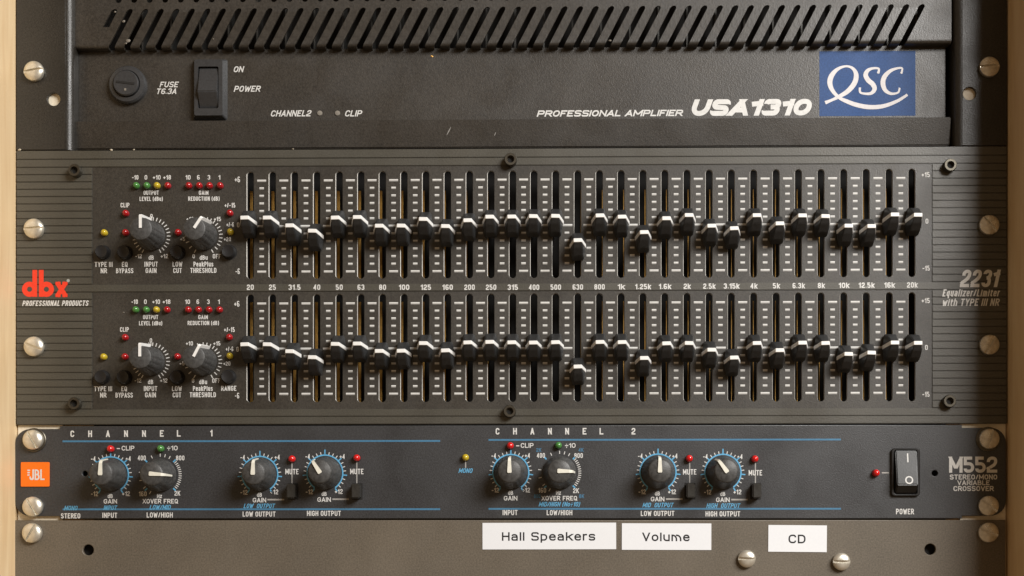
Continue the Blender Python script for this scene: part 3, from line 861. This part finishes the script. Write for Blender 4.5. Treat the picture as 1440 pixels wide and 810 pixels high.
# big lettering on the ribbed ends
yr = -0.00006
text('2231', 1378.5, 391.5, 24.5, width=57, y=yr, slant=0.22, bold=0.05, gap=0.09, parent=eq)
text('Equalizer/Limiter', 1366, 411.8, 10.2, width=81, y=yr, slant=0.22, bold=0.03, parent=eq)
text('with TYPE III NR', 1365.5, 425, 10.2, width=81, y=yr, slant=0.22, bold=0.03, parent=eq)
text('PROFESSIONAL PRODUCTS', 78.2, 426.4, 7.6, width=95, y=yr, slant=0.22, bold=0.045, parent=eq)
def ringpts(cx, cy, r, wd, y, n=32):
    c = P(cx, cy, y); return stroke([(c.x + r / S * math.cos(2 * math.pi * i / n), c.z + r / S * math.sin(2 * math.pi * i / n), wd / S) for i in range(n)], y, True)
def pline(pts, y, wd):
    q = [P(a, b, y) for a, b in pts]; return stroke([(v.x, v.z, wd / S) for v in q], y)
L = [ringpts(41.6, 406.8, 7.2, 7.2, yr), ringpts(65.2, 406.8, 7.2, 7.2, yr - 0.00001),
     pline([(48.9, 379.6), (48.9, 417.4)], yr - 0.00002, 6.8), pline([(58, 379.6), (58, 417.4)], yr - 0.00003, 6.8),
     pline([(80.2, 397.2), (92.6, 416.8)], yr - 0.00004, 6.4), pline([(92.6, 397.2), (80.2, 416.8)], yr - 0.00005, 6.4)]
for a, b, k in ((81.6, 398.6, 1), (91.3, 398.6, 2), (81.6, 415.4, 3), (91.3, 415.4, 4)):
    L.append(pline([(a - 3.6, b), (a + 3.6, b)], yr - 0.00005 - 0.00001 * k, 4.6))
obj('logo', join(L), M['red_print'], eq)
c = P(95.9, 394.6, yr); obj('logo_dot', flat([circ(c.x, c.z, 2.3 / S, 16)], yr), M['dot_print'], eq)
# faders
HR = 0.0122
A_ = [(-1.8, -HR * 1000, .75), (1.8, -HR * 1000, .75), (-1.8, -HR * 1000, -.75), (1.8, -HR * 1000, -.75)]
pts = A_ + [(-3.8, -3.2, -.3), (3.8, -3.2, -.3), (-3.8, -3.2, -1.8), (3.8, -3.2, -1.8), (-3.9, -1, -.3), (3.9, -1, -.3), (-3.9, -1, -2.4), (3.9, -1, -2.4),
            (-2.5, -4.4, 5.4), (2.5, -4.4, 5.4), (-2.9, -1, 5.9), (2.9, -1, 5.9), (-3.3, -3.4, 3.0), (3.3, -3.4, 3.0),
            (-2.4, -10.4, -3.4), (2.4, -10.4, -3.4), (-2.5, -6.6, -6.6), (2.5, -6.6, -6.6), (-3.0, -1, -8.0), (3.0, -1, -8.0), (-3.7, -5.0, -4.0), (3.7, -5.0, -4.0)]
capm = hull([(a * 0.94 * mm, b * mm, c * 0.96 * mm) for a, b, c in pts], 0.0005, 2)
def cap_line():
    path = [(-4.05, -3.0, -1.0), (-2.0, -12.4, 0), (2.0, -12.4, 0), (4.05, -3.0, -1.0)]
    vs, fs = [], []
    for (x, y, z) in path:
        for dz in (-0.92, 0.92):
            vs.append((x * mm, y * mm, (z + dz) * mm)); vs.append((x * 0.82 * mm, (y + 0.7) * mm, (z + dz) * mm))
    for i in range(3):
        a = 4 * i
        fs += [(a, a + 2, a + 6, a + 4), (a + 1, a + 5, a + 7, a + 3), (a, a + 4, a + 5, a + 1), (a + 2, a + 3, a + 7, a + 6)]
    fs += [(0, 1, 3, 2), (12, 14, 15, 13)]
    bm = bmesh.new(); m_ = mesh(vs, fs); bm.from_mesh(m_)
    bmesh.ops.recalc_face_normals(bm, faces=bm.faces)
    bmesh.ops.bevel(bm, geom=list(bm.edges), offset=0.00015, segments=1, affect='EDGES')
    return frombm(bm)
linem = cap_line()
stemm = box(-0.0011, 0.0011, -0.0015, 0.018, -0.0026, 0.0012)
bracket = {}
for row, R_ in enumerate((RU, RLo)):
    for i, (x, py) in enumerate(zip(sxw, R_)):
        z = Z(py, SX[i], -HR + YB)
        o = obj('fader_cap', capm, M['cap'], eq, (x, YB, z))
        o.rotation_euler = (0, rad(random.uniform(-2.0, 2.0)), 0)
        sub('indicator_line', linem, M['pointer'], o); sub('stem', stemm, M['black_steel'], o)
        # fader body behind the slot with brass side rails
        zt_, zb_ = ROWS[row]
        key = row
        if key not in bracket:
            za, zc = zt_ - (17 if row == 0 else 4) / S, zb_ - 6 / S
            b_ = bmesh.new()
            bracket[key] = (box(-0.0036, -0.0022, 0.0150, 0.0157, zc, za, 0.0001, 1), box(0.0016, 0.0020, 0.0150, 0.0157, zc, za, 0.0001, 1), box(-0.0045, 0.0045, 0.0125, 0.0135, zc, za))
        for k in (0, 1): obj('brass_track', bracket[key][k], M['brass'], eq, (x, 0, 0))
obj('circuit_board', box(X(330), X(1300), 0.022, 0.023, eb, et), M['dark'], eq)
# socket head screws
sk = lathe([(0.0030, 0), (0.0031, 0.0032), (0.0028, 0.0037), (0.0018, 0.0037)], 36)
bm = bmesh.new(); bm.from_mesh(sk)
top = [f for f in bm.faces if len(f.verts) > 30 and f.calc_center_median().y < -0.003]
r = bmesh.ops.extrude_face_region(bm, geom=top)
bmesh.ops.translate(bm, verts=[v for v in r['geom'] if isinstance(v, bmesh.types.BMVert)], vec=(0, 0.002, 0))
bmesh.ops.delete(bm, geom=top, context='FACES')
bm.to_mesh(sk); bm.free(); autosmooth(sk, 35)
sbot = circ(0, 0, 0.0016, 6)
for px, py, lab in ((104, 239, 'small black socket screw at the top left of the equalizer, beside the ribs'), (718, 223.5, 'small black socket screw at the top middle of the equalizer'), (1337, 231.5, 'small black socket screw at the top right of the equalizer'),
                    (103.5, 567.2, 'small black socket screw at the bottom left of the equalizer'), (716.8, 578, 'small black socket screw at the bottom middle of the equalizer'), (1336, 563.8, 'small black socket screw at the bottom right of the equalizer')):
    c = P(px, py, -0.0037); c.y = 0; t = thing('socket_screw', lab, 'screw', c, 'black socket screws round the equalizer')
    s_ = sub('screw_head', sk, M['black_steel'], t)
    sub('hex_recess', flat([sbot], -0.0018), M['dark'], t)
# chips along the top edge
for (px, py, r) in ((28, 210, 3.4), (156, 210, 2.4), (188, 209.8, 1.8), (412, 208.8, 1.4)):
    shard(px, py + 0.6, -0.00005, r, 'chip', eq)
shard(173.5, 439.5, y1, 1.8, 'dust', eq, 'dust_tuft')

# ================================================================ CROSSOVER
xo = thing('crossover', 'black one-unit audio crossover with eight round knobs, orange badge and blue lines', 'crossover', P(720, 730))
zt3, zb3 = Z(598.2), Z(729.2); zt3e, zb3e = Z(602.3), Z(725.6)
xa, xb = X(84), X(1353)
R3 = 0.0075
def corner(cx, cz, a0, n=6): return [(cx + R3 * math.cos(rad(a0 + 90 * i / n)), cz + R3 * math.sin(rad(a0 + 90 * i / n))) for i in range(n + 1)]
el3, er3 = X(20.8), X(1415)
out = [(xb, zt3), (xa, zt3), (xa, zt3e)] + corner(el3 + R3, zt3e - R3, 90) + corner(el3 + R3, zb3e + R3, 180) + [(xa, zb3e), (xa, zb3), (xb, zb3), (xb, zb3e)] + corner(er3 - R3, zb3e + R3, 270) + corner(er3 - R3, zt3e - R3, 0) + [(xb, zt3e)]
h1, h2 = P(119.5, 665.9), P(1314.6, 665.4)
obj('face_plate', plate([out, circ(h1.x, h1.z, 3.9 / S, 16), circ(h2.x, h2.z, 4.1 / S, 16)], 0, 0.002, 0.0003), M['xo'], xo)
obj('chassis', box(X(90), X(1345), 0.0045, 0.03, zb3, zt3), M['dark'], xo)
y3 = -0.00005
# badge
a, b = P(29.8, 650, 0), P(70, 684.4, 0)
obj('badge', plate([rrect(a.x, b.x, b.z, a.z, 0.0005)], -0.0006, 0.0006, 0.0001), M['orange'], xo)
yj = -0.00068
J = [pline([(38.6, 661.4 + 3.3 * i), (42.2 - .3 * i, 661.4 + 3.3 * i)], yj, 1.9) for i in range(3)]
obj('badge_lettering', join(J), M['white'], xo)
text('JBL', 52.0, 667.6, 15, width=21.5, bold=0.075, gap=0.06, y=yj, parent=xo)
# blue lines
def hline(px0, px1, py, wd, m, name='printed_line', y=y3):
    x0, x1 = X(px0), X(px1); z = Z(py, 720)
    obj(name, quads([quad(x0, x1, z - wd / 2 / S, z + wd / 2 / S, y)]), M[m], xo)
for a, b, t, bo in ((88, 619, 619.9, 716), (687, 1182.5, 618.6, 715.6)):
    for py in (t, bo): hline(a, b, py, 2.5, 'blue_line')
# spaced heading
for s, px, py in (('C', 101.7, 610), ('H', 126.7, 610), ('A', 151.7, 610), ('N', 177.2, 609.8), ('N', 202.5, 609.7), ('E', 227.5, 609.5), ('L', 251.4, 609.4), ('1', 297.2, 609),
                  ('C', 699.7, 606.5), ('H', 724.2, 606.4), ('A', 748.6, 606.4), ('N', 773.3, 606.4), ('N', 797.5, 606.4), ('E', 822, 606.4), ('L', 845.8, 606.4), ('2', 890.8, 606.4)):
    text(s, px, py, 9.2, width=5.4 if s != '1' else 3.2, bold=0.04, y=y3, parent=xo)
kw = dict(parent=xo, y=y3)
def T(s, px, py, cap, width=None, m='white', bold=0.03, slant=0.0): text(s, px, py, cap, m, width=width, bold=bold, slant=slant, **kw)
def TB(s, px, py, width): text(s, px, py, 6.4, 'blue', width=width, bold=0.025, slant=0.28, parent=xo, y=y3 - 0.00002)
for dx, dy in ((0, 0),):
    T('CLIP', 180, 630.2, 6.6, 18); T('CLIP', 741.3, 626.4, 6.6, 18)
    T('-', 166.4, 630.3, 8, 4.5); T('-', 728, 626.4, 8, 4.5)
    T('÷10', 242.4, 630, 6.6, 15); T('÷10', 801.9, 626.4, 6.6, 15)
for s, px, py, wd in (('-4', 131.2, 645.2, 6.5), ('+4', 180.4, 645, 7.5), ('-12', 133, 694.4, 10), ('+12', 177.2, 694.2, 11), ('dB', 155, 697.6, 7), ('400', 199.3, 644, 11.5), ('800', 253.4, 644, 12), ('160', 200.8, 694.4, 11), ('2K', 249.4, 693.6, 8), ('Hz', 224.3, 697.6, 7),
                      ('-4', 341.3, 643.2, 6.5), ('+4', 389.9, 642.9, 7.5), ('-12', 343.1, 692.4, 10), ('+12', 385.8, 691.8, 11), ('dB', 364.8, 695.8, 7),
                      ('-4', 432.7, 642, 6.5), ('+4', 481.3, 642, 7.5), ('-12', 435, 691.6, 10), ('+12', 476.4, 691.2, 11), ('dB', 455.8, 694.5, 7),
                      ('-4', 694.4, 640.9, 6.5), ('+4', 741.7, 640.6, 7.5), ('-12', 696.5, 689.3, 10), ('+12', 739.7, 689.2, 11), ('dB', 718, 693, 7), ('400', 760.6, 640.4, 11.5), ('800', 813.6, 640.6, 12), ('160', 762.5, 689.5, 11), ('2K', 810, 690, 8), ('Hz', 785.4, 693, 7),
                      ('-4', 900.5, 641.3, 6.5), ('+4', 949.1, 641.3, 7.5), ('-12', 903, 691.6, 10), ('+12', 945, 691.6, 11), ('dB', 924.4, 694, 7),
                      ('-4', 992, 642, 6.5), ('+4', 1040.6, 642.2, 7.5), ('-12', 995.2, 692, 10), ('+12', 1037, 691.8, 11), ('dB', 1016.3, 694.6, 7)):
    T(s, px, py, 6.8 if s not in ('dB', 'Hz') else 5.6, wd)
for px, py in ((155.2, 705), (364.8, 703.3), (455.8, 702.5), (718, 700.6), (924.7, 701.8), (1016.5, 702.8)): T('GAIN', px, py, 6.4, 19)
T('XOVER FREQ', 225.4, 704.8, 6.4, 50); T('XOVER FREQ', 786.5, 700.6, 6.4, 50)
for px, py in ((410.6, 663.2), (501.8, 663), (969.9, 663.6), (1062.3, 664.8)): T('MUTE', px, py, 7.6, 18.8, bold=0.04)
for s, px, py, wd in (('MONO', 99.8, 714.4, 20), ('INPUT', 155.2, 714, 20), ('LOW/MID', 225.5, 713.2, 31), ('LOW  OUTPUT', 364.8, 711.4, 45), ('MID/HIGH (No÷10)', 787, 709, 59), ('MID  OUTPUT', 925.5, 710.2, 44), ('HIGH  OUTPUT', 1017.3, 711, 48), ('MONO', 655, 661.8, 20.5)):
    TB(s, px, py, wd)
for s, px, py in (('2K', 757.6, 632.7), ('4K', 817, 632.7), ('800', 755.4, 697.6), ('8K', 817.8, 697.8)): T(s, px, py, 5.4, 7 if len(s) == 2 else 9, 'blue_line')
for s, px, py, wd in (('STEREO', 99.3, 725.4, 27.5), ('INPUT', 154.4, 724.6, 21), ('LOW/HIGH', 224.6, 724.2, 37), ('LOW OUTPUT', 364.3, 722.9, 46.5), ('HIGH OUTPUT', 455.5, 721.9, 48), ('INPUT', 717.3, 720.8, 21), ('LOW/HIGH', 786.8, 720.9, 36), ('LOW OUTPUT', 924.7, 722, 47), ('HIGH OUTPUT', 1016.5, 722.6, 48.5)):
    T(s, px, py, 7.2, wd)
T('POWER', 1272.6, 719.3, 7.8, 25)
text('M552', 1368.5, 653.4, 22.5, 'white', width=67, bold=0.06, gap=0.07, **kw)
T('STEREO/MONO', 1369, 670.8, 7, 66, bold=0.045); T('VARIABLE', 1369, 678.9, 6.6, 45, bold=0.045); T('CROSSOVER', 1369, 687, 7, 56, bold=0.045)
# pointers lines in grey
def seg(px0, py0, px1, py1, wd, m):
    obj('printed_line', mesh(*pline([(px0, py0), (px1, py1)], y3 + 0.00002, wd)), M[m], xo)
for a, b, py in ((376, 399.5, 702.6), (467.5, 490.5, 702), (936.5, 959.8, 701.8), (1028.3, 1051.5, 702.6)): seg(a, py, b, py, 2.2, 'grey_print')
for px, a, b in ((410.6, 650, 680), (501.8, 649, 680), (969.9, 650, 680), (1062.3, 650.5, 680), (654.8, 648, 658)): seg(px, a, px, b, 1.5, 'grey_print')
seg(1240, 664.8, 1250, 664.8, 1.8, 'grey_print')
# lamps
for px, py, m in ((154.5, 631, 'bright_red'), (225, 630.6, 'green'), (410, 645.2, 'bright_red'), (501.3, 643.8, 'bright_red'), (654.4, 643.2, 'yellow'), (717.5, 626.6, 'bright_red'), (785.2, 626.2, 'green'), (969.5, 644.6, 'bright_red'), (1061.8, 645.2, 'bright_red'), (1232.4, 665, 'bright_red')):
    led(px, py, m, 5.0, xo, 0.0, 0.0034)
# mute buttons
mb = box(-0.0021, 0.0021, -0.0060, 0.001, -0.0035, 0.0035, 0.0005)
ms = plate([rrect(-0.0026, 0.0026, -0.0040, 0.0040, 0.0003)], -0.00015, 0.0003)
for px, py in ((412, 691), (502.4, 691), (970.3, 690.5), (1062.5, 690.8)):
    c = P(px, py, 0); o = obj('mute_button', mb, M['button'], xo, c); sub('button_seat', ms, M['dark'], o)
# knobs
kj = autosmooth(lathe([(0.0081, 0.0006), (0.0081, 0.0014), (0.0078, 0.0019), (0.0072, 0.0040), (0.0060, 0.0130), (0.0056, 0.0143), (0.0050, 0.0148), (0.0001, 0.0150)], 96, 9, 0.00022, (0.003, 0.0135)), 40)
kjp = bar([(-0.0009, 0.01495, 0.0016), (-0.0004, 0.0150, 0.0021), (0.0047, 0.0150, 0.0015), (0.0057, 0.0143, 0.0013), (0.0061, 0.0131, 0.0012), (0.0071, 0.0056, 0.0008)], 0.0015, 0.0005)
KN = ((155.6, 667.6, 2), (225.3, 668.2, 94), (365.5, 667, 2), (456.9, 665.2, -33), (718.4, 664.4, 0), (787, 664.4, 92), (925.4, 663.9, 0), (1016.7, 664.2, -36))
for i, (px, py, ang) in enumerate(KN):
    c = P(px, py, 0)
    o = obj('control_knob', kj, M['knob'], xo, c); o.rotation_euler = (0, rad(ang), 0)
    sub('pointer', kjp, M['pointer_ivory'], o)
    if i in (1, 5):
        dial(px, py, 26.2, 30.5, [-150, -128, -105, -82, -25, 0, 14, 28] + list(range(50, 136, 6)), y3, xo, 'white', 1.1)
        dial(px, py, 26.2, 31, [-45, 45, -135, 135], y3 - 0.00001, xo, 'blue', 2.0)
    else:
        c = P(px, py, y3)
        v, f = stroke([(c.x + 25.3 / S * math.sin(rad(a)), c.z + 25.3 / S * math.cos(rad(a)), 1.9 / S) for a in range(-145, 146, 5)], y3)
        obj('dial_ring', mesh(v, f), M['blue'], xo)
        dial(px, py, 26.2, 30, [a for a in range(-144, 145, 12) if a % 48], y3, xo, 'white', 1.1)
        dial(px, py, 26.2, 31.5, [(0, 26.2, 33), -48, 48, -96, 96, -146, 146], y3 - 0.00001, xo, 'blue', 1.7)
# power rocker
c = P(1272.7, 664.2, 0)
o = obj('power_switch', plate([rrect(-20 / S, 20 / S, -33.5 / S, 33.5 / S, 0.0016), rrect(-15.7 / S, 15.7 / S, -30.5 / S, 30.5 / S, 0.0010)], -0.0016, 0.0016, 0.0004), M['switch_black'], xo, c)
rk = [(-15.2 / S, 15.2 / S)]
x1_ = 15.2 / S
zz = [(30 / S, 0.0026), (-18 / S, 0.0056), (-29.8 / S, 0.0012)]
r_ = sub('rocker', hull([(s * x1_ * k, -h, z) for s in (-1, 1) for (z, h), k in zip(zz, (1, .95, 1))] + [(s * x1_, 0.002, z) for s in (-1, 1) for z in (30 / S, -29.8 / S)], 0.0005, 2), M['switch_black'], o)
def on_face(z): return -(0.0026 + (30 / S - z) / (48 / S) * 0.0030) - 0.00006
g1 = [(x, on_face(z), z) for x, z in ((0.6 / S, 13.5 / S), (2.4 / S, 13.5 / S), (2.4 / S, 26 / S), (0.6 / S, 26 / S))]
vs, fs = stroke([(2.2 / S + 4.7 / S * math.cos(a), -11.5 / S + 4.7 / S * math.sin(a), 1.8 / S) for a in [2 * math.pi * i / 24 for i in range(24)]], 0, True)
vs = [(x, on_face(z), z) for x, _, z in vs]
sub('switch_marks', join([(g1, [(0, 1, 2, 3)]), (vs, fs)]), M['white'], o)

# ================================================================ BLANK PANEL
bp = thing('blank_panel', 'plain bronze grey blank rack panel below the crossover with stuck-on labels', 'rack panel', P(720, 860))
h1, h2 = P(124, 773.5), P(1308, 772.5)
obj('panel_sheet', plate([[(X(20), Z(865)), (X(1414), Z(865)), (X(1414), Z(731.4)), (X(20), Z(731.4))], circ(h1.x, h1.z, 7.8 / S, 24), circ(h2.x, h2.z, 7.8 / S, 24)], 0, 0.002, 0.0003), M['blank'], bp)
obj('panel_backing', box(X(90), X(1345), 0.0045, 0.006, Z(865), Z(733)), M['dark'], bp)

def label(px0, px1, py0, py1, s, tx0, tx1, base, cap, desc, rot=0.0, sp=1.15):
    a, b = P(px0, py0), P(px1, py1)
    cx, cz = (a.x + b.x) / 2, (a.z + b.z) / 2; hx, hz = (b.x - a.x) / 2, (a.z - b.z) / 2
    t = thing('label_sticker', desc, 'label', (cx, 0, cz), 'white label stickers on the blank panel')
    me = box(-hx, hx, -0.00028, -0.00002, -hz, hz, 0.00004, 1)
    tape = sub('tape', me, M['sticker'], t)
    cp = cap / S; q = P((tx0 + tx1) / 2, base)
    parts, tot = layout(s, cp, (tx1 - tx0) / S, cp * 0.172, cp * 0.20)
    parts = [([(vx + q.x - cx, -0.00033 + vy, vz + q.z - cz) for vx, vy, vz in v], f) for v, f in parts]
    m_ = facing(join(parts))
    sub('lettering', m_, M['ink'], t)
    t.rotation_euler = (0, rot, 0)
label(678.5, 866.4, 735.2, 772.6, 'Hall Speakers', 705.9, 837, 760.3, 12, 'long white label reading Hall Speakers, leftmost of the three', rad(-0.12))
label(874.4, 1000.2, 736, 773.4, 'Volume', 903.4, 969.6, 761, 12, 'white label reading Volume, between the long label and the small one', rad(0.15))
label(1080.3, 1162.6, 738.6, 776.2, 'CD', 1108.8, 1132.6, 764, 12.2, 'small white label reading CD, rightmost of the three', rad(0.5))
